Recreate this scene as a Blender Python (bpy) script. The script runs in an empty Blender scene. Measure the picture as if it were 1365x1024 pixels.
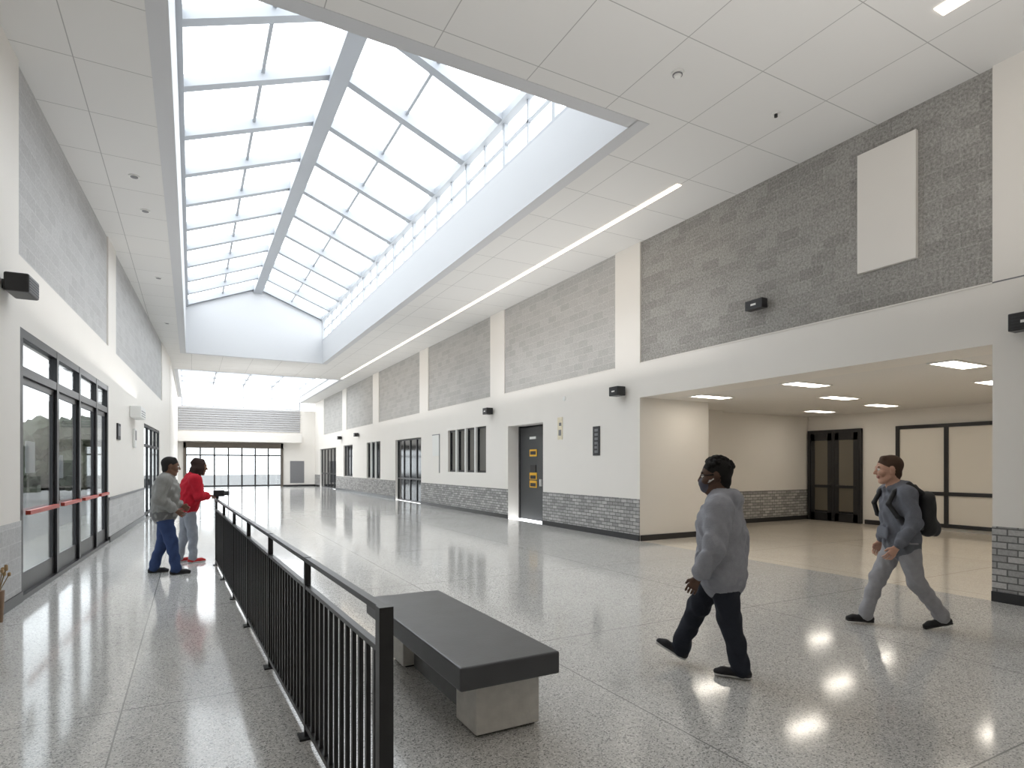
import bpy, math, numpy as np
from mathutils import Vector, Matrix
scene=bpy.context.scene
scene.view_settings.view_transform='Standard'
scene.view_settings.look='None'
scene.view_settings.exposure=.22
COL=scene.collection
# ------------------------------------------------------------------ materials
def newmat(name):
    m=bpy.data.materials.new(name); m.use_nodes=True
    nt=m.node_tree; b=nt.nodes['Principled BSDF']; return m,nt,b
def pmat(name,col,rough=.6,metal=0,bump=0,bscale=40,var=0,vscale=3,spec=.5,detail=4):
    m,nt,b=newmat(name); N=nt.nodes; L=nt.links
    b.inputs['Base Color'].default_value=(*col,1); b.inputs['Roughness'].default_value=rough
    b.inputs['Metallic'].default_value=metal; b.inputs['Specular IOR Level'].default_value=spec
    tc=N.new('ShaderNodeTexCoord')
    if var>0:
        n=N.new('ShaderNodeTexNoise'); n.inputs['Scale'].default_value=vscale; n.inputs['Detail'].default_value=detail
        L.new(tc.outputs['Object'],n.inputs['Vector'])
        mx=N.new('ShaderNodeMix'); mx.data_type='RGBA'
        mx.inputs[6].default_value=(*[c*(1-var) for c in col],1); mx.inputs[7].default_value=(*[min(1,c*(1+var)) for c in col],1)
        L.new(n.outputs['Fac'],mx.inputs[0]); L.new(mx.outputs[2],b.inputs['Base Color'])
    if bump>0:
        n=N.new('ShaderNodeTexNoise'); n.inputs['Scale'].default_value=bscale; n.inputs['Detail'].default_value=5
        L.new(tc.outputs['Object'],n.inputs['Vector'])
        bp=N.new('ShaderNodeBump'); bp.inputs['Strength'].default_value=bump; bp.inputs['Distance'].default_value=.01
        L.new(n.outputs['Fac'],bp.inputs['Height']); L.new(bp.outputs['Normal'],b.inputs['Normal'])
    return m
def brickmat(name,c1,c2,mortar,bw,bh,ms,plane='YZ',rough=.8,offset=.5,mott=.25,bump=.4,nscale=30):
    m,nt,b=newmat(name); N=nt.nodes; L=nt.links
    tc=N.new('ShaderNodeTexCoord'); sp=N.new('ShaderNodeSeparateXYZ'); cb=N.new('ShaderNodeCombineXYZ')
    L.new(tc.outputs['Object'],sp.inputs[0])
    L.new(sp.outputs[plane[0]],cb.inputs['X']); L.new(sp.outputs[plane[1]],cb.inputs['Y'])
    br=N.new('ShaderNodeTexBrick'); br.offset=offset; br.inputs['Scale'].default_value=1
    br.inputs['Brick Width'].default_value=bw; br.inputs['Row Height'].default_value=bh
    br.inputs['Mortar Size'].default_value=ms; br.inputs['Mortar Smooth'].default_value=.1
    br.inputs['Color1'].default_value=(*c1,1); br.inputs['Color2'].default_value=(*c2,1); br.inputs['Mortar'].default_value=(*mortar,1)
    L.new(cb.outputs[0],br.inputs['Vector'])
    out=br.outputs['Color']
    if mott>0:
        n=N.new('ShaderNodeTexNoise'); n.inputs['Scale'].default_value=nscale; n.inputs['Detail'].default_value=8; n.inputs['Roughness'].default_value=.8
        L.new(tc.outputs['Object'],n.inputs['Vector'])
        mr=N.new('ShaderNodeMapRange'); mr.inputs['From Min'].default_value=.3; mr.inputs['From Max'].default_value=.7
        mr.inputs['To Min'].default_value=1-mott; mr.inputs['To Max'].default_value=1+mott
        L.new(n.outputs['Fac'],mr.inputs['Value'])
        vm=N.new('ShaderNodeVectorMath'); vm.operation='SCALE'
        L.new(out,vm.inputs[0]); L.new(mr.outputs[0],vm.inputs['Scale']); out=vm.outputs[0]
    L.new(out,b.inputs['Base Color']); b.inputs['Roughness'].default_value=rough
    if bump>0:
        bp=N.new('ShaderNodeBump'); bp.invert=True; bp.inputs['Strength'].default_value=bump; bp.inputs['Distance'].default_value=.01
        L.new(br.outputs['Fac'],bp.inputs['Height']); L.new(bp.outputs['Normal'],b.inputs['Normal'])
    return m
def emat(name,col,s):
    m=bpy.data.materials.new(name); m.use_nodes=True; nt=m.node_tree; nt.nodes.clear()
    e=nt.nodes.new('ShaderNodeEmission'); o=nt.nodes.new('ShaderNodeOutputMaterial')
    e.inputs[0].default_value=(*col,1); e.inputs[1].default_value=s; nt.links.new(e.outputs[0],o.inputs[0]); return m
def glassmat(name,tint=(1,1,1),refl=.08):
    m=bpy.data.materials.new(name); m.use_nodes=True; nt=m.node_tree; nt.nodes.clear()
    t=nt.nodes.new('ShaderNodeBsdfTransparent'); t.inputs[0].default_value=(*tint,1)
    g=nt.nodes.new('ShaderNodeBsdfGlossy'); g.inputs['Roughness'].default_value=.02
    mx=nt.nodes.new('ShaderNodeMixShader'); mx.inputs[0].default_value=refl
    o=nt.nodes.new('ShaderNodeOutputMaterial')
    nt.links.new(t.outputs[0],mx.inputs[1]); nt.links.new(g.outputs[0],mx.inputs[2]); nt.links.new(mx.outputs[0],o.inputs[0]); return m
def terrazzo(name,base,chipd,chipl,tilex,tiley,offx,offy,rough=.13,joint=(.12,.12,.115)):
    m,nt,b=newmat(name); N=nt.nodes; L=nt.links
    tc=N.new('ShaderNodeTexCoord')
    v=N.new('ShaderNodeTexVoronoi'); v.inputs['Scale'].default_value=140; L.new(tc.outputs['Object'],v.inputs['Vector'])
    sp=N.new('ShaderNodeSeparateColor'); L.new(v.outputs['Color'],sp.inputs[0])
    cr=N.new('ShaderNodeValToRGB'); cr.color_ramp.interpolation='CONSTANT'
    e=cr.color_ramp.elements; e[0].position=0; e[0].color=(*chipd,1); e[1].position=.16; e[1].color=(*base,1)
    x=e.new(.62); x.color=(*[c*1.12 for c in base],1); x=e.new(.84); x.color=(*chipl,1)
    L.new(sp.outputs[0],cr.inputs[0])
    n=N.new('ShaderNodeTexNoise'); n.inputs['Scale'].default_value=.8; n.inputs['Detail'].default_value=6; L.new(tc.outputs['Object'],n.inputs['Vector'])
    mr=N.new('ShaderNodeMapRange'); mr.inputs['To Min'].default_value=.9; mr.inputs['To Max'].default_value=1.1; L.new(n.outputs['Fac'],mr.inputs['Value'])
    vm=N.new('ShaderNodeVectorMath'); vm.operation='SCALE'; L.new(cr.outputs[0],vm.inputs[0]); L.new(mr.outputs[0],vm.inputs['Scale'])
    mp=N.new('ShaderNodeMapping'); mp.inputs['Location'].default_value=(offx,offy,0); L.new(tc.outputs['Object'],mp.inputs['Vector'])
    br=N.new('ShaderNodeTexBrick'); br.offset=0; br.inputs['Scale'].default_value=1; br.inputs['Brick Width'].default_value=tilex
    br.inputs['Row Height'].default_value=tiley; br.inputs['Mortar Size'].default_value=.005; br.inputs['Mortar Smooth'].default_value=0
    L.new(mp.outputs[0],br.inputs['Vector'])
    mx=N.new('ShaderNodeMix'); mx.data_type='RGBA'; L.new(br.outputs['Fac'],mx.inputs[0]); L.new(vm.outputs[0],mx.inputs[6]); mx.inputs[7].default_value=(*joint,1)
    L.new(mx.outputs[2],b.inputs['Base Color'])
    n2=N.new('ShaderNodeTexNoise'); n2.inputs['Scale'].default_value=2.5; n2.inputs['Detail'].default_value=5; L.new(tc.outputs['Object'],n2.inputs['Vector'])
    m2=N.new('ShaderNodeMapRange'); m2.inputs['To Min'].default_value=rough*.8; m2.inputs['To Max'].default_value=rough*1.25; L.new(n2.outputs['Fac'],m2.inputs['Value'])
    L.new(m2.outputs[0],b.inputs['Roughness']); b.inputs['IOR'].default_value=1.65
    return m
M={}
M['beige']=pmat('paint_warm_white',(.82,.79,.745),.55,var=.02,vscale=1.5)
M['white']=pmat('paint_white',(.58,.59,.61),.5)
M['steelw']=pmat('white_steel',(.46,.485,.52),.4)
M['ceil']=brickmat('ceiling_panels',(.74,.735,.72),(.76,.755,.74),(.42,.42,.41),1.2,1.2,.006,'XY',.75,0,0,.1)
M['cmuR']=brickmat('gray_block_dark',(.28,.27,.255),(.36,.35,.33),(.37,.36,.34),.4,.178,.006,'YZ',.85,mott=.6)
M['cmuRlit']=brickmat('gray_block_lit',(.42,.415,.40),(.49,.48,.465),(.55,.54,.52),.4,.178,.006,'YZ',.85,mott=.3)  # same block as near panel, reflected light put into the colour
M['cmuL']=brickmat('gray_block_light',(.47,.47,.47),(.53,.53,.53),(.58,.58,.58),.4,.178,.006,'YZ',.85,mott=.2)
M['brkR']=brickmat('gray_brick_small',(.27,.265,.26),(.50,.49,.48),(.13,.13,.125),.2,.078,.008,'YZ',.7)
M['brkX']=brickmat('gray_brick_small_x',(.27,.265,.26),(.50,.49,.48),(.13,.13,.125),.2,.078,.008,'XZ',.7)
M['black']=pmat('black_metal',(.018,.018,.02),.35)
M['blackm']=pmat('black_rubber',(.03,.031,.034),.55)
M['floor']=terrazzo('terrazzo_gray',(.54,.535,.52),(.24,.24,.235),(.76,.75,.735),3.0,3.0,-2.6,-4.6,.10,(.25,.25,.245))
M['floor2']=terrazzo('terrazzo_beige',(.74,.675,.585),(.60,.54,.46),(.80,.74,.66),3.0,3.0,-2.6,-4.6,.12,(.4,.36,.3))
M['glass']=glassmat('clear_glass',(.97,.99,1),.06)
M['dglass']=glassmat('door_glass',(.76,.78,.79),.16)
M['darkpane']=pmat('dark_glazing',(.03,.032,.035),.08)
M['frost']=pmat('frosted_pane',(.78,.74,.67),.35)
M['led']=emat('led_warm',(1,.84,.64),6)
M['led2']=emat('led_warm_dim',(1,.88,.72),3)
M['panel']=emat('light_panel',(1,.92,.80),10)
M['red']=pmat('red_push_bar',(.45,.06,.04),.4)
M['doorp']=pmat('dark_gray_door',(.05,.052,.055),.4)
M['louver']=pmat('louver_white',(.42,.42,.43),.5)
M['grayp']=pmat('gray_panel',(.2,.2,.21),.5)
M['benchtop']=pmat('bench_slate',(.075,.078,.085),.4,bump=.08,bscale=60,var=.25,vscale=5)
M['conc']=pmat('concrete',(.72,.70,.66),.8,bump=.4,bscale=50,var=.18,vscale=14,detail=8)
M['granite']=pmat('polished_gray_panel',(.16,.165,.17),.25,var=.2,vscale=10)
M['yellow']=pmat('yellow_sign',(.75,.42,.03),.5)
M['paper']=pmat('poster_paper',(.75,.68,.52),.6,var=.25,vscale=14)
M['signw']=pmat('sign_white',(.8,.8,.78),.5)
M['asph']=pmat('pavement',(.13,.13,.13),.9,var=.1)
M['leaf']=pmat('foliage',(.05,.062,.038),.8,bump=1,bscale=8,var=.5,vscale=6)
M['bark']=pmat('bark',(.09,.065,.045),.9)
# ------------------------------------------------------------------ mesh helpers
def finish(ob,parent=None):
    COL.objects.link(ob)
    if parent: ob.parent=parent
    return ob
def boxes(name,lst,mats,parent=None,bevel=0,matrix=None):
    """lst: (x0,x1,y0,y1,z0,z1[,mi])"""
    V=[];F=[];MI=[]
    for b in lst:
        x0,x1,y0,y1,z0,z1=b[:6]; mi=b[6] if len(b)>6 else 0
        o=len(V)
        V+=[(x0,y0,z0),(x1,y0,z0),(x1,y1,z0),(x0,y1,z0),(x0,y0,z1),(x1,y0,z1),(x1,y1,z1),(x0,y1,z1)]
        F+=[tuple(o+i for i in f) for f in ((0,3,2,1),(4,5,6,7),(0,1,5,4),(1,2,6,5),(2,3,7,6),(3,0,4,7))]; MI+=[mi]*6
    me=bpy.data.meshes.new(name); me.from_pydata(V,[],F)
    if not isinstance(mats,(list,tuple)): mats=[mats]
    for m in mats: me.materials.append(m)
    me.polygons.foreach_set('material_index',MI); me.update()
    ob=bpy.data.objects.new(name,me); finish(ob,parent)
    if matrix is not None: ob.matrix_world=matrix
    if bevel>0:
        bv=ob.modifiers.new('bevel','BEVEL'); bv.width=bevel; bv.segments=2
    return ob
def beams(name,lst,mat,parent=None):
    """lst: (p0,p1,w,h) prism between points; h along up-ish"""
    V=[];F=[]
    for p0,p1,w,h in lst:
        p0=Vector(p0);p1=Vector(p1);d=(p1-p0).normalized()
        up=Vector((0,0,1)) if abs(d.z)<.95 else Vector((1,0,0))
        s=d.cross(up).normalized(); u=s.cross(d).normalized(); o=len(V)
        for p in (p0,p1):
            for a,c in ((-1,-1),(1,-1),(1,1),(-1,1)): V.append(tuple(p+s*a*w/2+u*c*h/2))
        F+=[tuple(o+i for i in f) for f in ((0,1,2,3),(7,6,5,4),(0,4,5,1),(1,5,6,2),(2,6,7,3),(3,7,4,0))]
    me=bpy.data.meshes.new(name); me.from_pydata(V,[],F); me.materials.append(mat); me.update()
    ob=bpy.data.objects.new(name,me); return finish(ob,parent)
def poly(name,V,F,mat,parent=None):
    me=bpy.data.meshes.new(name); me.from_pydata(V,[],F); me.materials.append(mat); me.update()
    return finish(bpy.data.objects.new(name,me),parent)
def cyl(name,c,r,h,mat,parent=None,axis='Z',seg=24,r2=None):
    V=[];F=[]; r2=r if r2 is None else r2
    for k,(z,rr) in enumerate(((-h/2,r),(h/2,r2))):
        for i in range(seg):
            a=2*math.pi*i/seg; p=(rr*math.cos(a),rr*math.sin(a),z)
            if axis=='X': p=(p[2],p[0],p[1])
            if axis=='Y': p=(p[0],p[2],p[1])
            V.append(p)
    for i in range(seg): F.append((i,(i+1)%seg,seg+(i+1)%seg,seg+i))
    F.append(tuple(range(seg))[::-1]); F.append(tuple(range(seg,2*seg)))
    me=bpy.data.meshes.new(name); me.from_pydata(V,[],F); me.materials.append(mat); me.update()
    ob=bpy.data.objects.new(name,me); ob.location=c; return finish(ob,parent)
def empty(name,loc=(0,0,0),rz=0):
    e=bpy.data.objects.new(name,None); e.location=loc; e.rotation_euler=(0,0,rz); COL.objects.link(e); return e
def wallsegs(x0,x1,ya,yb,z0,z1,ops,mi=0):
    """boxes along Y with openings (y0,y1,zb,zt)"""
    out=[];y=ya
    for (a,b,zb,zt) in sorted(ops):
        if a>y: out.append((x0,x1,y,a,z0,z1,mi))
        if zb>z0: out.append((x0,x1,a,b,z0,zb,mi))
        if zt<z1: out.append((x0,x1,a,b,zt,z1,mi))
        y=b
    if y<yb: out.append((x0,x1,y,yb,z0,z1,mi))
    return out
XR=8.3; CZ=6.3; YF=47; YN=-5
# ------------------------------------------------------------------ floor
boxes('floor',[(-3,XR,YN,YF,-.2,0,0)],[M['floor']])
boxes('floor_recess',[(XR,16.5,2.9,12,-.2,0,0)],[M['floor2']])
# ------------------------------------------------------------------ right wall
opsR=[(3.45,9.69,0,3.02),(13.6,15.6,0,2.75),(17.1,20.3,1.35,2.86),(23.2,26.7,0,2.75),(29.2,31.8,.9,2.8),(35,37.3,.9,2.8),(39.5,45,0,2.75)]
L=wallsegs(XR,XR+.7,YN,YF,0,3.75,opsR,0)
pan=[(3.45,9.69),(10.52,15.85),(16.8,22.4),(23.4,29.5),(30.6,36.6),(37.7,43.6)]
y=YN
for a,b in pan:
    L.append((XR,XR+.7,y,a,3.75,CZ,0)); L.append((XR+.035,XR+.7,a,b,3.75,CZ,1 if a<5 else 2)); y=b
L.append((XR,XR+.7,y,YF,3.75,CZ,0))
wr=boxes('wall_right',L,[M['beige'],M['cmuR'],M['cmuRlit']])
W=[];B=[]
edges=[(YN,3.45),(9.69,13.6),(15.6,23.2),(26.7,39.5),(45,YF)]
for a,b in edges:
    W.append((XR-.012,XR-.0005,a,b,.12,.88)); B.append((XR-.03,XR-.0005,a,b,0,.12))
boxes('trim_wainscot_right',W,[M['brkR']]); boxes('baseboard_right',B,[M['black']])
boxes('trim_panel_sill',[(XR-.012,XR+.03,a,b,3.735,3.755) for a,b in pan],[M['beige']])
boxes('trim_pier_seam',[(XR-.004,XR+.001,YN,3.45,3.74,3.755)],[M['grayp']])
boxes('wall_panel_white',[(XR-.02,XR+.04,4.28,5.05,4.3,5.97)],[M['beige']])
# recess room
boxes('wall_recess_side',[(XR+.7,10.3,9.69,9.99,0,3.02),(10.15,10.3,9.99,11.3,0,3.02),(10.15,16.4,11.3,11.6,0,3.02),(11.3,12.2,11.0,11.3,0,3.02)],[M['beige']])
boxes('wall_recess_back',[(16.1,16.4,3.15,11.3,0,3.02)],[M['beige']])
boxes('wall_recess_near',[(XR+.7,16.4,3.15,3.45,0,3.02)],[M['beige']])
boxes('trim_wainscot_recess',[(12.2,16.1,11.285,11.299,.12,.88)],[M['brkX']])
boxes('baseboard_recess',[(12.2,16.1,11.27,11.299,0,.12),(11.29,12.21,10.97,11.0,0,.12),(XR+.01,10.3,9.66,9.69,0,.12),(16.07,16.1,8.75,9.6,0,.12)],[M['black']])
boxes('ceiling_recess',[(XR+.7,16.4,3.15,11.6,3.02,3.3)],[pmat('recess_ceiling',(.78,.765,.74),.7)])
for i,(x,y) in enumerate([(9.5,4.35),(9.5,6.7),(9.5,8.85),(12.0,7.7),(14.4,8.2),(14.6,9.9),(12.2,5.0),(14.6,5.5)]):
    e=empty('ceiling_light_panel',(x,y,3.02))
    boxes('diffuser',[(-.45,.45,-.15,.15,-.012,-.002)],[M['panel']],e)
    boxes('frame',[(-.48,.48,-.18,-.15,-.016,-.001),(-.48,.48,.15,.18,-.016,-.001),(-.48,-.45,-.15,.15,-.016,-.001),(.45,.48,-.15,.15,-.016,-.001)],[M['signw']],e)
# recess double door
def framegrid(name,plane,pos,a0,a1,z0,z1,vs,hs,fw,fd,fm,gm,parent=None,glass=True,sidesign=1):
    """frame with vertical members at vs and horizontals at hs. plane 'X': at x=pos spanning y"""
    lst=[]
    for v in vs: lst.append((v-fw/2,v+fw/2,z0,z1))
    for h in hs: lst.append((a0,a1,h-fw/2,h+fw/2))
    def mk(a,b,c,d,t): 
        return (pos-t/2,pos+t/2,a,b,c,d) if plane=='X' else (a,b,pos-t/2,pos+t/2,c,d)
    o=boxes(name,[mk(*q,fd*(1 if i<len(vs) else .94)) for i,q in enumerate(lst)],[fm],parent)
    if glass: boxes('glazing',[mk(a0,a1,z0,z1,.012)],[gm],parent if parent else o)
    return o
d=empty('door_recess')
framegrid('frame','X',16.04,9.66,11.24,.0,2.6,[9.7,10.45,11.2],[2.56],.08,.1,M['black'],M['darkpane'],d)
boxes('leaves',[(16.0,16.04,a,a+.12,.0,2.5) for a in (9.75,10.29,10.5,11.02)]+[(16.0,16.04,9.75,10.4,z,z+.22) for z in (0.02,2.3)]+[(16.0,16.04,10.5,11.15,z,z+.22) for z in (0.02,2.3)]+[(15.98,16.0,9.78,10.38,.95,1.03),(15.98,16.0,10.52,11.12,.95,1.03)],[M['black']],d)
boxes('smoked_panes',[(16.015,16.025,9.87,10.29,.3,2.3),(16.015,16.025,10.62,11.02,.3,2.3)],[pmat('smoked_glass',(.13,.115,.09),.08,spec=.8)],d)  # flat warm-brown smoked glass in both leaves
d=empty('window_recess')
framegrid('frame','X',16.05,4.2,8.76,.08,2.6,[8.72,7.6,6.5,5.4,4.24],[.13,.9,2.56],.09,.08,M['black'],M['frost'],d)
# right wall doors / windows
d=empty('door_1')
boxes('leaf',[(8.68,8.74,14.2,15.52,.01,2.7)],[M['doorp']],d,.005)
boxes('door_frame',[(8.66,8.78,15.52,15.6,0,2.75),(8.66,8.78,14.12,14.2,0,2.75),(8.66,8.78,13.6,14.12,0,2.75)],[M['black']],d)
boxes('signs',[(8.665,8.68,14.55,14.95,z,z+.2) for z in (.95,1.18,1.85)],[M['yellow']],d)
boxes('decals',[(8.66,8.666,14.6,14.9,z,z+.1) for z in (.98,1.2,1.9)]+[(8.66,8.68,14.6,14.9,1.4,1.6)],[M['black']],d)
boxes('notice',[(8.665,8.68,14.6,14.95,2.35,2.42)],[M['signw']],d)
boxes('handle',[(8.62,8.68,14.28,14.32,1.0,1.2)],[M['signw']],d)
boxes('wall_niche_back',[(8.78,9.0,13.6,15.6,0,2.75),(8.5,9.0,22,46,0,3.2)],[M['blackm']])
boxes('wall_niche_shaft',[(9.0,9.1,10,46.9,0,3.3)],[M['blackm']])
def rwin(name,a,b,z0,z1,n,door=False,setb=.12):
    e=empty(name); vs=[a+.03+(b-a-.06)*i/n for i in range(n+1)]; hs=[z0+.03,z1-.03]+([1.0] if door else [])
    framegrid('frame','X',XR+setb,a,b,z0,z1,vs,hs,.07,.08,M['black'],M['darkpane'],e)
    return e
w1=rwin('window_1',17.1,20.3,1.35,2.86,4)
boxes('blinds',[(XR+.09,XR+.1,17.2+i*.78,17.75+i*.78,1.42,2.8) for i in range(4)],[pmat('blind_gray',(.12,.115,.1),.5)],w1)
rwin('door_2',23.2,26.7,0,2.75,4,True,.15); rwin('window_2',29.2,31.8,.9,2.8,3); rwin('window_3',35,37.3,.9,2.8,3); rwin('door_3',39.5,45,0,2.75,5,True,.15)
def mulls(name,a,b,z0,z1,n):
    boxes(name,[(XR-.02,XR+.05,a+(b-a)*i/n-.05,a+(b-a)*i/n+.05,z0,z1) for i in range(1,n)],[M['signw']])
mulls('trim_mullions',17.1,20.3,1.35,2.86,4)
mulls('trim_mullions.001',29.2,31.8,.9,2.8,3)
# wall sign / poster
e=empty('wall_sign',(XR,11.2,0)); boxes('plate',[(-.02,-.001,-.13,.13,1.82,2.5)],[M['blackm']],e)
boxes('lettering',[(-.024,-.02,-.07,.06,1.88+i*.1,1.94+i*.1) for i in range(6)]+[(-.024,-.02,-.08,-.05,1.9,2.1)],[M['grayp']],e)
e=empty('wall_poster',(XR,12.75,0)); boxes('sheet',[(-.015,-.001,-.11,.11,2.25,2.82)],[M['paper']],e)
boxes('print',[(-.018,-.015,-.06,.06,2.35,2.5),(-.018,-.015,-.07,.04,2.6,2.68)],[M['grayp']],e)
e=empty('notice_board',(XR,21.5,0)); boxes('board',[(-.02,-.001,-.35,.35,1.95,2.75)],[M['signw']],e); boxes('board_frame',[(-.025,-.001,-.38,-.35,1.3,2.78),(-.025,-.001,-.38,.38,2.75,2.78)],[M['grayp']],e)
cyl('wall_thermostat',(XR-.012,12.55,3.28),.06,.024,M['signw'],axis='X')
# wall speakers
def speaker(name,x,y,z,w,h,dp,sgn=-1,yaw=0):
    e=empty(name,(x,y,z),yaw)
    x0,x1=(-dp-.05,-.05) if sgn<0 else (.05,dp+.05)
    boxes('housing',[(x0,x1,-w/2,w/2,-h/2,h/2)],[M['black']],e,.012)
    boxes('bracket',[(-.06,0,-.04,.04,-.04,.04)] if sgn<0 else [(0,.06,-.04,.04,-.04,.04)],[M['black']],e)
    xf=x0-.004 if sgn<0 else x1+.004
    boxes('grille',[(min(xf,xf-.002*sgn),max(xf,xf-.002*sgn),-w*.42,w*.42,-h/2+.015+k*h*.17,-h/2+.015+k*h*.17+.01) for k in range(5)],[M['blackm']],e)
    boxes('label',[(x0-.006 if sgn<0 else x1,x0 if sgn<0 else x1+.006,-.05,.05,-.02,.01)],[M['signw']],e)
speaker('wall_speaker',XR+.03,6.7,4.25,.34,.16,.14)
for (y,z) in [(10.25,3.2),(16.65,3.28),(33.5,3.3),(37.8,3.3)]: speaker('wall_speaker',XR,y,z,.3,.2,.22)
speaker('wall_speaker',XR,3.05,3.2,.34,.2,.16)
# ------------------------------------------------------------------ left wall (slightly splayed)
ang=-math.atan(.044); LM=Matrix.Translation((-2.152,0,0))@Matrix.Rotation(ang,4,'Z')
opsL=[(8.84,14.7,0,3.22),(20.7,25.4,0,2.85)]
L=wallsegs(-.3,0,YN,30,0,4.05,opsL,0); y=YN
for a,b in [(8.79,14.7),(15.65,26.4)]:
    L.append((-.3,0,y,a,4.05,CZ,0)); L.append((-.3,-.03,a,b,4.05,CZ,1)); y=b
L.append((-.3,0,y,30,4.05,CZ,0))
boxes('wall_left',L,[M['beige'],M['cmuL']],matrix=LM)
boxes('wall_left_far',[(-1.13,-.83,30,YF,0,CZ)],[M['beige']])
boxes('trim_wainscot_left',[(.0005,.012,YN,8.84,.12,.95),(.0005,.012,14.7,20.7,.12,.88),(.0005,.012,25.4,30,.12,.88)],[M['cmuL']],matrix=LM)
boxes('baseboard_left',[(.0005,.03,YN,8.84,0,.12),(.0005,.03,14.7,20.7,0,.12),(.0005,.03,25.4,30,0,.12)],[M['black']],matrix=LM)
boxes('trim_chair_rail',[(.0005,.025,14.7,20.7,.88,.93),(.0005,.025,25.4,30,.88,.93)],[M['grayp']],matrix=LM)
d=empty('door_entrance'); d.matrix_world=LM
vs=[8.9,10.6,12.05,13.5,14.64]
framegrid('frame','X',-.05,8.84,14.7,0,3.22,vs,[3.17,2.72],.11,.10,M['black'],M['dglass'],d)
lv=[]
for a,b in zip(vs[:-1],vs[1:]):
    a+=.05;b-=.05
    lv+=[(-.065,-.035,a,a+.08,.02,2.66),(-.065,-.035,b-.08,b,.02,2.66),(-.065,-.035,a,b,.02,.3),(-.065,-.035,a,b,2.58,2.66)]
boxes('leaves',lv,[M['black']],d)
boxes('push_bars',[(0.0,.05,a+.15,b-.15,1.0,1.05) for a,b in zip(vs[:-1],vs[1:])],[M['red']],d)
boxes('sill',[(-.2,.02,8.84,14.7,0,.06)],[M['black']],d)
boxes('posters',[(-.075,-.07,9.35,9.75,1.5,1.9),(-.075,-.07,11.0,11.25,1.4,1.75)],[M['signw']],d)
d=empty('door_side'); d.matrix_world=LM
framegrid('frame','X',-.05,20.7,25.4,0,2.85,[20.75,21.9,23.05,24.2,25.35],[2.8,2.2,.1],.08,.07,M['blackm'],M['dglass'],d)
e=empty('wall_speaker'); e.matrix_world=LM@Matrix.Translation((0,8.25,3.55))
boxes('housing',[(.05,.27,-.2,.2,-.1,.1)],[M['black']],e,.02); boxes('bracket',[(0,.06,-.05,.05,-.05,.05)],[M['black']],e)
boxes('grille',[(.27,.273,-.17,.17,-.07+k*.03,-.06+k*.03) for k in range(5)],[M['blackm']],e)
e=empty('wall_intercom'); e.matrix_world=LM@Matrix.Translation((0,15.9,2.35)); boxes('plate',[(0,.03,-.2,.2,-.18,.18)],[M['blackm']],e,.005); boxes('screen',[(.03,.034,-.14,.14,-.1,.12)],[M['grayp']],e)
e=empty('wall_heater'); e.matrix_world=LM@Matrix.Translation((0,18.2,2.95)); boxes('case',[(0,.25,-.5,.5,-.15,.15)],[M['signw']],e,.02); boxes('slots',[(.25,.253,-.4,.4,-.1+k*.06,-.08+k*.06) for k in range(3)],[M['grayp']],e)
e=empty('wall_clock'); e.matrix_world=LM@Matrix.Translation((0,18.4,2.3)); boxes('case',[(0,.06,-.15,.15,-.25,.25)],[M['signw']],e,.02); boxes('face',[(.06,.064,-.11,.11,-.05,.2)],[M['grayp']],e)
# small dried flower vase at the left wall (only its edge shows in the photo)
e=empty('vase_of_dried_flowers',(-1.725,7.78,0)); cyl('vase',(0,0,.16),.035,.32,pmat('ceramic_brown',(.25,.16,.1),.4),e,r2=.05)
rg=np.random.RandomState(5); st=[]; tips=[]
for i in range(14):
    t=Vector((rg.uniform(-.04,.07),rg.uniform(-.09,.09),rg.uniform(.44,.6))); st.append(((0,0,.3),tuple(t),.006,.006)); tips.append(t)
beams('stems',st,pmat('dry_stem',(.3,.22,.1),.8),e)
fl=pmat('dry_petals',(.42,.28,.14),.8)
boxes('blooms',[(t.x-.014,t.x+.014,t.y-.014,t.y+.014,t.z-.02,t.z+.02) for t in tips],[fl],e,.01)
# ------------------------------------------------------------------ far wall
far=[(-1.13,-.4,0,3.0),(5.9,9,0,3.0),(-1.13,9,3.0,5.7)]
boxes('wall_far',[(a,b,YF,YF+.3,c,dd) for a,b,c,dd in far],[M['beige']])
boxes('wall_near',[(-3.2,9,YN-.3,YN,0,CZ)],[M['beige']])
boxes('trim_louver',[(-.83,7.2,YF-.08,YF-.001,4.05+i*.165,4.05+i*.165+.12) for i in range(10)],[M['louver']])
boxes('trim_canopy',[(-.83,7.2,YF-.9,YF-.001,3.25,3.9)],[M['beige']])
d=empty('door_far')
framegrid('frame','Y',YF+.1,-.4,5.9,0,3.0,[-.35+i*.89 for i in range(8)],[2.93,2.3,.1],.1,.12,M['black'],M['glass'],d)
boxes('header',[(-.5,6,YF-.12,YF-.001,2.8,3.2),(-.5,-.35,YF-.12,YF-.001,0,3.2),(5.85,6,YF-.12,YF-.001,0,3.2)],[pmat('bronze',(.12,.1,.08),.5)],d)
boxes('wall_bulletin_panel',[(6.5,7.5,YF-.04,YF-.001,.25,1.9)],[M['grayp']])
boxes('baseboard_far',[(6,8.3,YF-.03,YF,0,.12),(-.83,-.5,YF-.03,YF,0,.12)],[M['black']])
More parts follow.
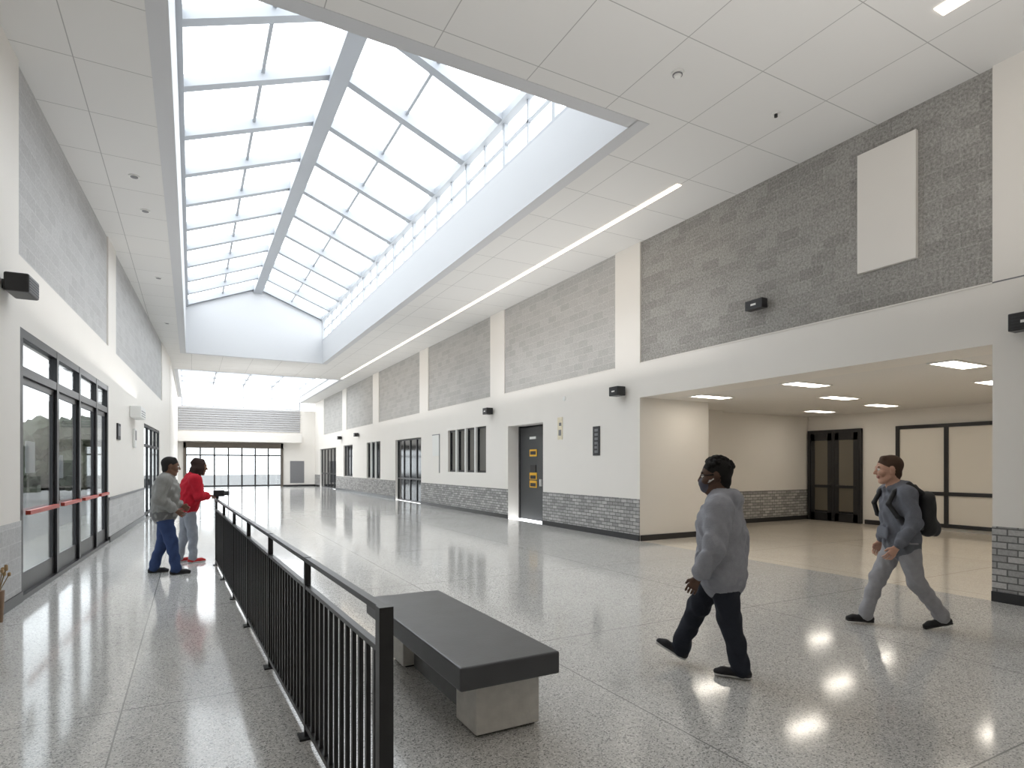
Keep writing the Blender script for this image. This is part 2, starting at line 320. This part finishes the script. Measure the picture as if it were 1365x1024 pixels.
# ------------------------------------------------------------------ ceiling
sx0,sx1,sy0,sy1=-.22,5.35,6.48,28.3; qx0,qx1,qy0=-.6,7.2,33.4
boxes('ceiling',[(-3.2,9,YN-.3,sy0,CZ,CZ+.25),(-3.2,sx0,sy0,sy1,CZ,CZ+.25),(sx1,9,sy0,sy1,CZ,CZ+.25),(-3.2,9,sy1,qy0,CZ,CZ+.25),(-3.2,qx0,qy0,YF+.3,CZ,CZ+.25),(qx1,9,qy0,YF+.3,CZ,CZ+.25)],[M['ceil']])
EZ=8.35; RZ=9.45; RX=(sx0+sx1)/2; sky=empty('skylight')
boxes('well_left',[(sx0-.2,sx0+.012,sy0-.2,sy1+.2,CZ-.004,EZ-.1)],[M['white']],sky)
boxes('well_right',[(sx1-.012,sx1+.2,sy0-.2,sy1+.2,CZ-.004,7.35)],[M['white']],sky)
for nm,y0,y1 in (('gable_far',sy1-.012,sy1+.2),('gable_near',sy0-.2,sy0+.012)):
    P=[(sx0,CZ-.004),(sx1,CZ-.004),(sx1,EZ),(RX,RZ),(sx0,EZ)]
    V=[(x,y0,z) for x,z in P]+[(x,y1,z) for x,z in P]
    F=[(0,1,2,3,4),(9,8,7,6,5)]+[(i,(i+1)%5+0,(i+1)%5+5,i+5) for i in range(5)]
    poly(nm,V,F,M['white'],sky)
bm=[]; ys=[10.25-1.8*2+i*1.8 for i in range(13)]; ys=[v for v in ys if v<sy1]
bm.append(((RX,sy0,RZ-.15),(RX,sy1,RZ-.15),.34,.3))
bm.append(((sx0,sy0,EZ-.02),(sx0,sy1,EZ-.02),.2,.2)); bm.append(((sx1,sy0,EZ-.02),(sx1,sy1,EZ-.02),.16,.16))
for yy in ys+[sy1-.08]:
    bm.append(((sx0,yy,EZ),(RX,yy,RZ),.19,.2)); bm.append(((sx1,yy,EZ),(RX,yy,RZ),.19,.2))
beams('rafters',bm,M['steelw'],sky)
mx=[]
for s0 in (sx0,sx1):
    x=(s0+RX)/2; z=(EZ+RZ)/2+.06; mx.append(((x,sy0,z),(x,sy1,z),.06,.07))
beams('mullions',mx,M['steelw'],sky)
cl=[((sx1+.05,sy0,7.38),(sx1+.05,sy1,7.38),.12,.06),((sx1+.05,sy0,7.85),(sx1+.05,sy1,7.85),.05,.05)]
for yy in ys: cl.append(((sx1+.05,yy,7.35),(sx1+.05,yy,EZ),.09,.09)); cl.append(((sx1+.05,yy+.9,7.35),(sx1+.05,yy+.9,EZ),.05,.05))
beams('clerestory_frame',cl,M['steelw'],sky)
poly('glazing',[(sx0,sy0,EZ+.13),(RX,sy0,RZ+.13),(RX,sy1,RZ+.13),(sx0,sy1,EZ+.13),(sx1,sy0,EZ+.13),(sx1,sy1,EZ+.13)],[(0,1,2,3),(1,4,5,2)],M['glass'],sky)
# second skylight
s2=empty('skylight_far'); T=7.4
boxes('well',[(qx0-.15,qx0+.012,qy0-.15,YF,CZ-.004,T),(qx1-.012,qx1+.15,qy0-.15,YF,CZ-.004,6.7),(qx0,qx1,qy0-.15,qy0+.012,CZ-.004,T)],[M['white']],s2)
b2=[]
for i in range(6): 
    yy=qy0+.3+i*2.6; b2.append(((qx0,yy,T),(qx1,yy,T),.1,.14))
for i in range(5):
    x=qx0+(qx1-qx0)*i/4; b2.append(((x,qy0,T),(x,YF+.2,T),.08,.12)); b2.append(((x,YF+.1,5.7),(x,YF+.1,T),.08,.08))
for i in range(8): b2.append(((qx1+.05,qy0+i*1.9,6.7),(qx1+.05,qy0+i*1.9,T),.06,.06))
b2.append(((qx0,YF+.1,5.74),(qx1,YF+.1,5.74),.1,.08)); b2.append(((qx0,YF+.1,6.5),(qx1,YF+.1,6.5),.06,.06)); b2.append(((qx1,qy0,6.75),(qx1,YF,6.75),.1,.08))
beams('frame',b2,M['steelw'],s2)
# LED strips & ceiling bits
boxes('led_strip_light',[(7.14,7.23,7.4,32.8,CZ-.012,CZ-.001)],[M['led']])
boxes('led_strip_light.001',[(6.72,6.9,.5,3.3,CZ-.012,CZ-.001)],[M['led2']])
boxes('led_strip_light.002',[(1.2,1.4,-3.5,2.0,CZ-.012,CZ-.001)],[M['led2']])
e=empty('smoke_detector',(5.12,5.3,CZ)); cyl('base',(0,0,-.012),.075,.024,M['signw'],e); cyl('dome',(0,0,-.04),.035,.035,M['signw'],e,r2=.055); cyl('ring',(0,0,-.03),.06,.01,M['grayp'],e)
e=empty('ceiling_sprinkler',(6.87,5.29,CZ)); cyl('escutcheon',(0,0,-.006),.06,.012,M['signw'],e); cyl('head',(0,0,-.03),.022,.04,M['black'],e)
for x,y in [(-.82,11.4),(-.75,12.85),(-.73,17.3),(-.71,22.7)]:
    e=empty('recessed_downlight',(x,y,CZ)); cyl('trim_ring',(0,0,-.008),.08,.016,M['signw'],e); cyl('lens',(0,0,-.018),.055,.008,M['grayp'],e)
# ------------------------------------------------------------------ railing
rail=empty('metal_railing')
def rx(y): return .65-.036*(y-2.23)
posts=[2.23]+[3.64+1.39*i for i in range(6)]
bl=[]
for i,yy in enumerate(posts):
    w=.055 if i==0 else .035
    bl.append(((rx(yy),yy,0),(rx(yy),yy,1.06),w,w))
y0,y1=posts[0],posts[-1]
bl.append(((rx(y0),y0,1.045),(rx(y1),y1,1.045),.035,.025))
bl.append(((rx(y0),y0,.885),(rx(y1),y1,.885),.03,.022)); bl.append(((rx(y0),y0,.07),(rx(y1),y1,.07),.03,.03))
yy=y0+.11
while yy<y1:
    bl.append(((rx(yy),yy,.07),(rx(yy),yy,.885),.026,.018)); yy+=.105
beams('rails_and_pickets',bl,M['black'],rail)
boxes('base_plates',[(rx(p)-.05,rx(p)+.05,p-.05,p+.05,0,.012) for p in posts],[M['black']],rail)
# ------------------------------------------------------------------ bench
bn=empty('bench')
boxes('seat_slab',[(1.3,1.95,3.0,5.0,.345,.48)],[M['benchtop']],bn,.012)
boxes('legs',[(1.46,1.89,3.14,3.44,.015,.345),(1.46,1.89,4.5,4.8,.015,.345)],[M['conc']],bn,.008)
boxes('stretcher',[(1.45,1.6,3.44,4.5,.25,.344)],[M['conc']],bn)
boxes('plinth_panel',[(1.55,1.6,3.44,4.5,.0,.25)],[M['granite']],bn)
boxes('feet',[(1.49,1.87,3.17,3.42,0,.016),(1.49,1.87,4.52,4.78,0,.016)],[M['black']],bn)
# ------------------------------------------------------------------ outside
boxes('ground',[(-60,-3.0,-20,80,-.25,-.03),(-60,60,YF+.3,110,-.26,-.03)],[M['asph']])
def tree(x,y,h,seed):
    rng=np.random.RandomState(seed); e=empty('tree',(x,y,-.03)); cyl('trunk',(0,0,h*.25),.16,h*.5,M['bark'],e,r2=.1)
    import bmesh
    me=bpy.data.meshes.new('crown'); bmh=bmesh.new()
    for k in range(12):
        c=Vector((rng.uniform(-1,1),rng.uniform(-1,1),h*.6+rng.uniform(-.8,1.4)))
        r=bmesh.ops.create_icosphere(bmh,subdivisions=3,radius=rng.uniform(.4,.9),matrix=Matrix.Translation(c))
        for v in r['verts']: v.co+=Vector(rng.uniform(-.12,.12,3))
    bmh.to_mesh(me); bmh.free(); me.materials.append(M['leaf']); finish(bpy.data.objects.new('crown',me),e)
for i,(x,y,h) in enumerate([(-9,40,3.6),(-14,46,4),(-18,38,4),(-12,60,5),(-5.5,34,3)]): tree(x,y,h,i)
boxes('hedge',[(-16,-8,44,45,-.03,1.0)],[M['leaf']])
# ------------------------------------------------------------------ people (SDF -> surface nets)
def smin(a,b,k):
    h=np.clip(.5+.5*(b-a)/k,0,1); return b*(1-h)+a*h-k*h*(1-h)
def pd(p,pr):
    a=np.array(pr['a'],float);b=np.array(pr['b'],float);s=np.array(pr['s'],float);R=pr['R']
    q=(p-a); ab=b-a
    if R is not None: q=q@R; ab=ab@R
    q=q/s; ab=ab/s; dd=max(float(ab@ab),1e-9)
    h=np.clip((q@ab)/dd,0,1)
    d=(np.linalg.norm(q-h[...,None]*ab,axis=-1)-(pr['ra']+(pr['rb']-pr['ra'])*h))*s.min()
    if pr['w']>0:
        x,y,z=p[...,0],p[...,1],p[...,2]
        d=d+pr['w']*(np.sin(34*z+7*np.sin(9*x+2)+6*np.sin(11*y))*.6+np.sin(26*x-30*z+5*np.sin(17*y))*.4)
    return d
def P(a,b,ra,rb=None,m=0,k=.02,s=(1,1,1),R=None,w=0): 
    return dict(a=tuple(a),b=tuple(b),ra=ra,rb=ra if rb is None else rb,m=m,k=k,s=s,R=R,w=w)
def sdf_mesh(name,prims,mats,vox,parent):
    lo=np.min([np.minimum(q['a'],q['b'])-max(q['ra'],q['rb'])*max(q['s']) for q in prims],axis=0)-.03
    hi=np.max([np.maximum(q['a'],q['b'])+max(q['ra'],q['rb'])*max(q['s']) for q in prims],axis=0)+.03
    n=np.ceil((hi-lo)/vox).astype(int)+1
    F=np.full(n,.3,np.float32); ax=[lo[i]+vox*np.arange(n[i]) for i in range(3)]
    for q in prims:
        r=max(q['ra'],q['rb'])*max(q['s'])+.05
        i0=np.maximum(0,((np.minimum(q['a'],q['b'])-r-lo)/vox).astype(int)); i1=np.minimum(n,((np.maximum(q['a'],q['b'])+r-lo)/vox).astype(int)+1)
        sl=tuple(slice(i0[i],i1[i]) for i in range(3))
        g=np.stack(np.meshgrid(*[ax[i][sl[i]] for i in range(3)],indexing='ij'),-1)
        F[sl]=smin(F[sl],pd(g,q),q['k'])
    ins=F<0
    c=np.zeros(n-1,np.uint8)
    for dx in (0,1):
        for dy in (0,1):
            for dz in (0,1): c+=ins[dx:n[0]-1+dx,dy:n[1]-1+dy,dz:n[2]-1+dz]
    act=(c>0)&(c<8); idx=np.full(n-1,-1,np.int64); cells=np.argwhere(act); idx[act]=np.arange(len(cells))
    acc=np.zeros((len(cells),3)); cnt=np.zeros(len(cells))
    corners=[(i,j,k) for i in (0,1) for j in (0,1) for k in (0,1)]
    for ca in corners:
        for axx in range(3):
            if ca[axx]==0:
                cb=list(ca); cb[axx]=1
                A=F[tuple((cells+ca).T)]; B=F[tuple((cells+cb).T)]; m=(A<0)!=(B<0)
                t=A[m]/(A[m]-B[m]); pt=np.tile(np.array(ca,float),(m.sum(),1)); pt[:,axx]=t
                acc[m]+=pt; cnt[m]+=1
    V=lo+vox*(cells+acc/cnt[:,None])
    faces=[]
    for axx in range(3):
        o1,o2=[(1,2),(2,0),(0,1)][axx]
        sa=[slice(None)]*3; sb=[slice(None)]*3; sa[axx]=slice(0,-1); sb[axx]=slice(1,None)
        e=np.argwhere(ins[tuple(sa)]!=ins[tuple(sb)])
        e=e[(e[:,o1]>0)&(e[:,o2]>0)&(e[:,o1]<n[o1]-1)&(e[:,o2]<n[o2]-1)]
        u=np.zeros(3,int);u[o1]=1; w=np.zeros(3,int); w[o2]=1
        q=np.stack([idx[tuple((e-u-w).T)],idx[tuple((e-w).T)],idx[tuple(e.T)],idx[tuple((e-u).T)]],1)
        fl=~ins[tuple(e.T)]; q[fl]=q[fl][:,::-1]; faces.append(q)
    Fc=np.concatenate(faces); cen=V[Fc].mean(1)
    best=np.full(len(Fc),9.); mi=np.zeros(len(Fc),int)
    for q in prims:
        d_=pd(cen,q); m=d_<best; best[m]=d_[m]; mi[m]=q['m']
    me=bpy.data.meshes.new(name); me.from_pydata(V.tolist(),[],Fc.tolist())
    for m_ in mats: me.materials.append(m_)
    me.polygons.foreach_set('material_index',mi.astype(np.int32)); me.polygons.foreach_set('use_smooth',np.ones(len(Fc),bool)); me.update()
    ob=bpy.data.objects.new(name,me); finish(ob,parent)
    sm=ob.modifiers.new('smooth','SMOOTH'); sm.iterations=2; sm.factor=.4
    return ob
def rot(yaw,pitch):
    c,s=math.cos(yaw),math.sin(yaw); Rz=np.array([[c,-s,0],[s,c,0],[0,0,1]]); c,s=math.cos(pitch),math.sin(pitch)
    return Rz@np.array([[c,0,s],[0,1,0],[-s,0,c]])
# mats index: 0 skin 1 top 2 trousers 3 shoe 4 sole 5 hair 6 lip 7 extra 8 rib 9 eye
def hand(wr,d,nrm,side,prims,curl=.5,r=.0082):
    d=np.array(d,float);d/=np.linalg.norm(d); nrm=np.array(nrm,float); nrm-=d*(nrm@d); nrm/=np.linalg.norm(nrm)
    s=np.array(side,float); s-=d*(s@d)+nrm*(s@nrm); s/=np.linalg.norm(s); wr=np.array(wr,float)
    prims.append(P(wr-d*.03,wr+d*.02,.024,.023,0,.012))
    for o in (-.028,-.009,.010,.028): prims.append(P(wr+d*.015+s*o*.6,wr+d*.085+s*o,.015,.012,0,.012))
    for o,l in ((.034,.036),(.0115,.041),(-.0115,.038),(-.034,.03)):
        k=wr+d*.088+s*o; a=d*math.cos(curl*.7)+nrm*math.sin(curl*.7); b=d*math.cos(curl*1.7)+nrm*math.sin(curl*1.7); c=d*math.cos(curl*2.5)+nrm*math.sin(curl*2.5)
        p1=k+a*l; p2=p1+b*l*.65; p3=p2+c*l*.5
        prims+= [P(k-d*.01,p1,r*1.1,r,0,.004),P(p1,p2,r,r*.92,0,.004),P(p2,p3,r*.92,r*.8,0,.004)]
    t0=wr+d*.025+s*.022; t1=t0+(s*.65+d*.7+nrm*.25)*.042; t2=t1+(s*.15+d*.9+nrm*.4)*.034
    prims+=[P(t0,t1,.014,.011,0,.008),P(t1,t2,.0105,.0085,0,.004)]
def head(c,yaw,pitch,prims,neck,hair='short',mask=False,hs=1.,glasses=False):
    R=rot(yaw,pitch); c=np.array(c,float)
    def T(p): return tuple(c+R@(np.array(p,float)*hs))
    def H(a,b,ra,rb=None,m=0,k=.015,s=(1,1,1)): prims.append(P(T(a),T(b),ra*hs,(ra if rb is None else rb)*hs,m,k,s,R))
    H((-.008,0,.028),(-.008,0,.028),.088,None,0,.02,(1.06,.86,1.0))
    H((.022,0,.015),(.038,0,-.06),.062,.043,0,.02,(1,.93,1))
    H((.055,-.012,-.092),(.055,.012,-.092),.021,.021,0,.02)
    H((.0,.045,-.05),(.05,.018,-.088),.02,.02,0,.02); H((.0,-.045,-.05),(.05,-.018,-.088),.02,.02,0,.02)
    H((.082,-.03,.032),(.082,.03,.032),.011,.011,0,.012)
    H((.09,0,.018),(.106,0,-.018),.007,.0115,0,.008); H((.098,-.011,-.021),(.098,.011,-.021),.007,.007,0,.006)
    H((.062,.036,-.018),(.062,.036,-.018),.028,None,0,.015);H((.062,-.036,-.018),(.062,-.036,-.018),.028,None,0,.015)
    if not mask:
        H((.083,-.017,-.046),(.083,.017,-.046),.0075,.0075,6,.005); H((.082,-.014,-.056),(.082,.014,-.056),.008,.008,6,.005)
    for s in (1,-1):
        H((-.005,.079*s,.012),(-.002,.076*s,-.018),.021,.014,0,.006,(.8,.45,1.1))
        H((.083,.031*s,.012),(.083,.031*s,.012),.0105,None,9,.003); H((.0885,.031*s,.012),(.0885,.031*s,.012),.0065,None,5,.002)
        H((.088,.018*s,.034),(.084,.045*s,.036),.004,.004,5,.003)
        if glasses:
            H((.098,.012*s,.018),(.09,.055*s,.018),.0035,None,5,.002); H((.09,.055*s,.018),(.0,.083*s,.018),.0035,None,5,.002)
    if mask:
        H((.068,0,-.04),(.066,0,-.065),.047,.04,7,.006,(.95,1.05,1)); H((.06,.05,-.035),(.0,.077,-.005),.004,.004,9,.002);H((.06,-.05,-.035),(.0,-.077,-.005),.004,.004,9,.002)
    H((-.02,0,.048),(-.02,0,.048),.09,None,5,.01,(1.08,.9,.95)); H((-.04,0,.0),(-.05,0,-.03),.07,.055,5,.02,(.9,1,1))
    H((.03,-.03,.105),(.03,.03,.105),.022,.022,5,.02)
    if hair=='curly':
        rg=np.random.RandomState(3)
        for i in range(90):
            an=rg.uniform(0,2*math.pi); ph=rg.uniform(.12,1.5)
            x=math.cos(an)*math.cos(ph);y=math.sin(an)*math.cos(ph);z=math.sin(ph)
            if x>.72 and z<.5: continue
            q=(-.018+x*.1,y*.086,.05+z*.088); H(q,q,rg.uniform(.010,.015),None,5,.006)
    if hair=='locks':
        for i in range(26):
            an=math.pi*(.28+1.44*i/25); y=math.sin(an-0)*.085; x=math.cos(an)*.09-.01
            H((x*.7,y*.8,.06),(x*1.05-.01,y*1.08,-.02),.014,.013,5,.005); H((x*1.05-.01,y*1.08,-.02),(x*1.1-.02,y*1.1,-.085-.02*(i%3)),.013,.009,5,.004)
        H((-.06,0,.09),(-.09,0,.06),.05,.04,5,.02)
    prims.append(P(T((-.018,0,-.05)),neck,.054*hs,.06,0,.02))
def person(name,loc,heading,J,cols,hd,vox=.005,hair='short',mask=False,curlL=.5,curlR=.5,sc=1.,loose=1.,tor=1.,hood=True,hem=None,hs=1.12,glasses=False):
    e=empty(name,loc,math.atan2(heading[1],heading[0])); e.scale=(sc,sc,sc)
    names=['skin','top','trousers','shoe','sole','hair','lip','extra','rib','eyewhite']
    mats=[]
    for i,nm in enumerate(names):
        c=cols[nm]; cloth=i in (1,2,8)
        mats.append(pmat(name+'_'+nm,c,.85 if cloth else (.5 if i in(0,6) else .6 if i!=5 else .8),bump=.35 if cloth else (.5 if i==5 else 0),bscale=90 if cloth else 120,var=.15 if cloth else .04,vscale=25,spec=.3))
    p=[]
    # trousers
    hipz=J['hip'][2]; hx=J['hip'][0]; hem=hipz-.0 if hem is None else hem
    p.append(P((hx-.01,-.05,hipz+.0),(hx-.01,.05,hipz+.0),.115*loose,None,2,.04,(1,1,1),w=.003))
    for sd,sg in (('L',1),('R',-1)):
        h=np.array((hx,sg*.085,hipz-.02)); kn=np.array(J['kn'+sd]); an=np.array(J['an'+sd])
        p.append(P(h,kn,.095*loose,.070*loose,2,.04,w=.006)); p.append(P(kn,an+(0,0,.03),.068*loose,.056*loose,2,.03,w=.008)); 
        dz=(kn-an)/np.linalg.norm(kn-an); p.append(P(an+dz*.0,an+dz*.05,.058*loose,.057*loose,2,.01,w=.007))
        t=J.get('toe'+sd,0.); y=J.get('ty'+sd,0.); f=np.array([math.cos(t)*math.cos(y),math.cos(t)*math.sin(y),math.sin(t)]); upv=np.array([-math.sin(t),0,math.cos(t)])
        a0=an-upv*.045
        p.append(P(a0-f*.045,a0+f*.12,.038,.036,3,.02,(1,1,.9))); p.append(P(a0+f*.12,a0+f*.165-upv*.006,.036,.028,3,.02,(1,1,.8))); p.append(P(an,a0-f*.02,.045,.042,3,.02))
        s0=a0-upv*.026; 
        for yy in (-.014,.014): p.append(P(s0-f*.065+(0,yy,0),s0+f*.175+(0,yy,0),.014,.013,4,.006,(1.,1.4,.8)))
    # torso
    ch=np.array(J['chest']); wz=np.array((hx,0,hem+.06)); nk=np.array(J['neck']); TL=loose*tor
    p.append(P(wz,ch,.148*TL,.152*TL,1,.03,(.82,1.08,1),w=.010))
    p.append(P(ch,(ch[0],0,nk[2]-.06),.135*TL,.10*tor,1,.04,(.8,1.1,1),w=.004))
    p.append(P(wz-(0,0,.06),wz-(0,0,.02),.143*TL,.149*TL,8,.006,(.82,1.08,.5),w=.002))
    for sd,sg in (('L',1),('R',-1)):
        sh=np.array(J['sh'+sd]); el=np.array(J['el'+sd]); wr=np.array(J['wr'+sd])
        p.append(P((ch[0],sg*.05,nk[2]-.06),sh,.08,.07*TL,1,.05)); p.append(P(sh,el,.069*TL,.058*TL,1,.03,w=.008))
        fd=(wr-el)/np.linalg.norm(wr-el)
        p.append(P(el,wr-fd*.05,.058*TL,.048*TL,1,.02,w=.010)); p.append(P(wr-fd*.05,wr-fd*.012,.038,.036,8,.006))
        hand(wr+fd*.01,J.get('hd'+sd,fd),J.get('hn'+sd,(0,-sg,0)),J.get('hs'+sd,(1,0,0)),p,curlL if sd=='L' else curlR)
    if hood:
        nx=nk[0]
        p.append(P((nx-.085,-.06,nk[2]-.02),(nx-.085,.06,nk[2]-.02),.06,.06,1,.025,w=.004)); p.append(P((nx-.115,0,nk[2]-.05),(nx-.12,0,nk[2]-.14),.07,.04,1,.03,(.8,1.4,1),w=.005))
        for sg in (1,-1): p.append(P((nx-.05,sg*.08,nk[2]-.01),(nx+.06,sg*.04,nk[2]-.045),.042,.03,1,.02,w=.003))
        p.append(P((ch[0]+.115*TL,-.07,hem+.16),(ch[0]+.115*TL,.07,hem+.16),.03,.03,1,.02,(.6,1,2)))
    else:
        for sg in (1,-1): p.append(P((nk[0]-.055,sg*.04,nk[2]),(nk[0]+.05,sg*.03,nk[2]-.02),.03,.028,1,.02))
    head(hd[0],hd[1],hd[2],p,(nk[0],0,nk[2]-.03),hair,mask,hs,glasses)
    sdf_mesh('body',p,mats,vox,e)
    return e,mats
base=dict(eyewhite=(.75,.73,.7),lip=(.3,.12,.1))
c1=dict(base,skin=(.10,.055,.038),top=(.34,.35,.39),trousers=(.022,.026,.038),shoe=(.025,.025,.03),sole=(.6,.6,.6),hair=(.012,.011,.011),lip=(.05,.025,.02),extra=(.10,.10,.13),rib=(.31,.32,.36))
JL=dict(hip=(0,0,.84),chest=(.02,0,1.13),neck=(.02,0,1.375),
 knL=(-.05,.09,.45),anL=(-.13,.09,.085),toeL=0,knR=(.19,-.09,.48),anR=(.33,-.09,.13),toeR=.45,
 shL=(.01,.20,1.28),elL=(.03,.29,1.00),wrL=(.15,.27,.77),hnL=(0,-1,0),hsL=(1,0,0),
 shR=(.02,-.20,1.28),elR=(-.09,-.29,1.02),wrR=(-.1,-.28,.79))
person('man_in_gray_hoodie',(3.61,3.25,0),(-.6,.8),JL,c1,((.055,0,1.505),.1,.05),mask=True,loose=1.22,tor=1.17,hem=.71,hair='curly',hs=1.15,glasses=True)
c2=dict(base,skin=(.56,.33,.24),top=(.16,.17,.20),trousers=(.34,.34,.36),shoe=(.018,.018,.02),sole=(.03,.03,.03),hair=(.07,.04,.025),lip=(.4,.18,.15),extra=(.02,.02,.02),rib=(.13,.14,.16))
J2=dict(hip=(-.02,0,.86),chest=(.03,0,1.18),neck=(.06,0,1.405),
 knR=(.16,-.09,.47),anR=(.28,-.09,.095),toeR=.06,knL=(-.10,.09,.46),anL=(-.34,.09,.12),toeL=-.22,
 shL=(.03,.18,1.32),elL=(.0,.24,1.04),wrL=(.14,.21,.82),hnL=(0,-1,0),hsL=(1,0,0),
 shR=(.03,-.18,1.32),elR=(-.04,-.24,1.05),wrR=(.06,-.24,.82))
pe,_=person('man_with_backpack',(6.18,3.34,0),(-.84,.54),J2,c2,((.11,0,1.545),-.2,.05),loose=1.1,tor=1.05,hem=.77,hs=1.16)
bp=[P((-.22,-.07,.98),(-.21,-.07,1.27),.08,.075,0,.04,w=.003),P((-.22,.07,.98),(-.21,.07,1.27),.08,.075,0,.04,w=.003),P((-.295,-.06,.98),(-.295,.06,.98),.05,.05,1,.03,(1,1,1.6)),P((-.18,0,1.34),(-.14,0,1.39),.02,.02,0,.02)]
for sg in (1,-1):
    pts=[(-.15,sg*.1,1.33),(-.02,sg*.12,1.415),(.12,sg*.125,1.34),(.18,sg*.13,1.22),(.12,sg*.18,1.10),(-.1,sg*.17,.99)]
    for a,b in zip(pts[:-1],pts[1:]): bp.append(P(a,b,.022,.022,0,.01,(1,1,1)))
sdf_mesh('backpack',bp,[pmat('backpack_black',(.015,.016,.018),.6,bump=.3,bscale=120),pmat('backpack_pocket',(.025,.026,.03),.6)],.006,pe)
c3=dict(base,skin=(.2,.11,.075),top=(.27,.27,.26),trousers=(.035,.06,.15),shoe=(.015,.015,.018),sole=(.03,.03,.03),hair=(.02,.018,.018),extra=(.02,.02,.02),rib=(.15,.15,.15))
J3=dict(hip=(-.02,0,.87),chest=(.0,0,1.2),neck=(.03,0,1.41),
 knR=(.08,-.10,.47),anR=(.14,-.13,.085),toeR=0,knL=(-.05,.10,.47),anL=(-.17,.13,.085),toeL=0,
 shL=(0,.185,1.34),elL=(-.02,.25,1.07),wrL=(.17,.16,.97),hnL=(0,-1,0),hsL=(0,0,1),
 shR=(0,-.185,1.34),elR=(-.05,-.25,1.08),wrR=(.14,-.2,.93),hnR=(0,1,0),hsR=(0,0,1))
person('man_in_gray_jacket',(-.33,10.1,0),(.97,-.1),J3,c3,((.06,0,1.54),.15,.1),vox=.007,loose=1.18,tor=1.2,hood=False,hem=.84,sc=1.02)
c4=dict(base,skin=(.2,.1,.06),top=(.5,.012,.03),trousers=(.3,.32,.36),shoe=(.5,.03,.03),sole=(.6,.6,.6),hair=(.03,.015,.012),extra=(.02,.02,.02),rib=(.4,.01,.025))
J4=dict(hip=(-.06,0,.90),chest=(.0,0,1.22),neck=(.06,0,1.43),
 knR=(-.0,-.09,.48),anR=(.0,-.10,.085),toeR=0,knL=(-.08,.09,.48),anL=(-.16,.11,.085),toeL=0,
 shL=(.02,.175,1.35),elL=(.05,.24,1.09),wrL=(.22,.15,1.09),hnL=(0,0,-1),hsL=(0,-1,0),
 shR=(.02,-.175,1.35),elR=(.06,-.24,1.09),wrR=(.22,-.15,1.09),hnR=(0,0,-1),hsR=(0,1,0))
person('woman_in_red_jacket',(.0,11.1,0),(.98,.2),J4,c4,((.12,0,1.56),.0,.1),vox=.007,hair='locks',hood=False,curlL=.7,curlR=.7,tor=1.25,loose=1.1)
e=empty('video_camera',(rx(10.5)+.01,10.5,1.06)); boxes('body',[(-.06,.1,-.05,.05,.04,.14)],[M['black']],e,.01); cyl('lens',(.13,0,.09),.035,.08,M['blackm'],e,axis='X'); boxes('mount',[(-.02,.02,-.02,.02,0,.05)],[M['black']],e)
# ------------------------------------------------------------------ world, lights, camera
w=bpy.data.worlds.new('overcast_sky'); scene.world=w; w.use_nodes=True
bg=w.node_tree.nodes['Background']; bg.inputs[0].default_value=(.95,.98,1,1); bg.inputs[1].default_value=3.3
def ceiling_fill(name,x,y,z,sx,sy,pw,col=(1,.97,.94)):  # unseen upward area lights added to brighten the ceiling, no fixtures
    l=bpy.data.lights.new(name,'AREA'); l.shape='RECTANGLE'; l.size=sx; l.size_y=sy; l.energy=pw; l.color=col
    o=bpy.data.objects.new(name,l); o.location=(x,y,z); o.rotation_euler=(math.pi,0,0); COL.objects.link(o)
ceiling_fill('ceiling_fill',3.2,1.5,3.4,8,5,115)
ceiling_fill('ceiling_fill',6.9,12,3.4,1.6,9,60)
ceiling_fill('ceiling_fill',6.9,24,3.4,1.6,10,45)
ceiling_fill('ceiling_fill',-1.0,14,3.4,.8,10,22)
ceiling_fill('ceiling_fill',3.0,31,4.0,5,3,32)
cam=bpy.data.cameras.new('camera'); co=bpy.data.objects.new('camera',cam); COL.objects.link(co)
co.location=(0,0,1.6); co.rotation_euler=(math.pi/2,0,-math.radians(28.4))
cam.sensor_width=36; cam.lens=36*790/1365; cam.shift_y=108/1365; cam.clip_start=.05; cam.clip_end=300
scene.camera=co
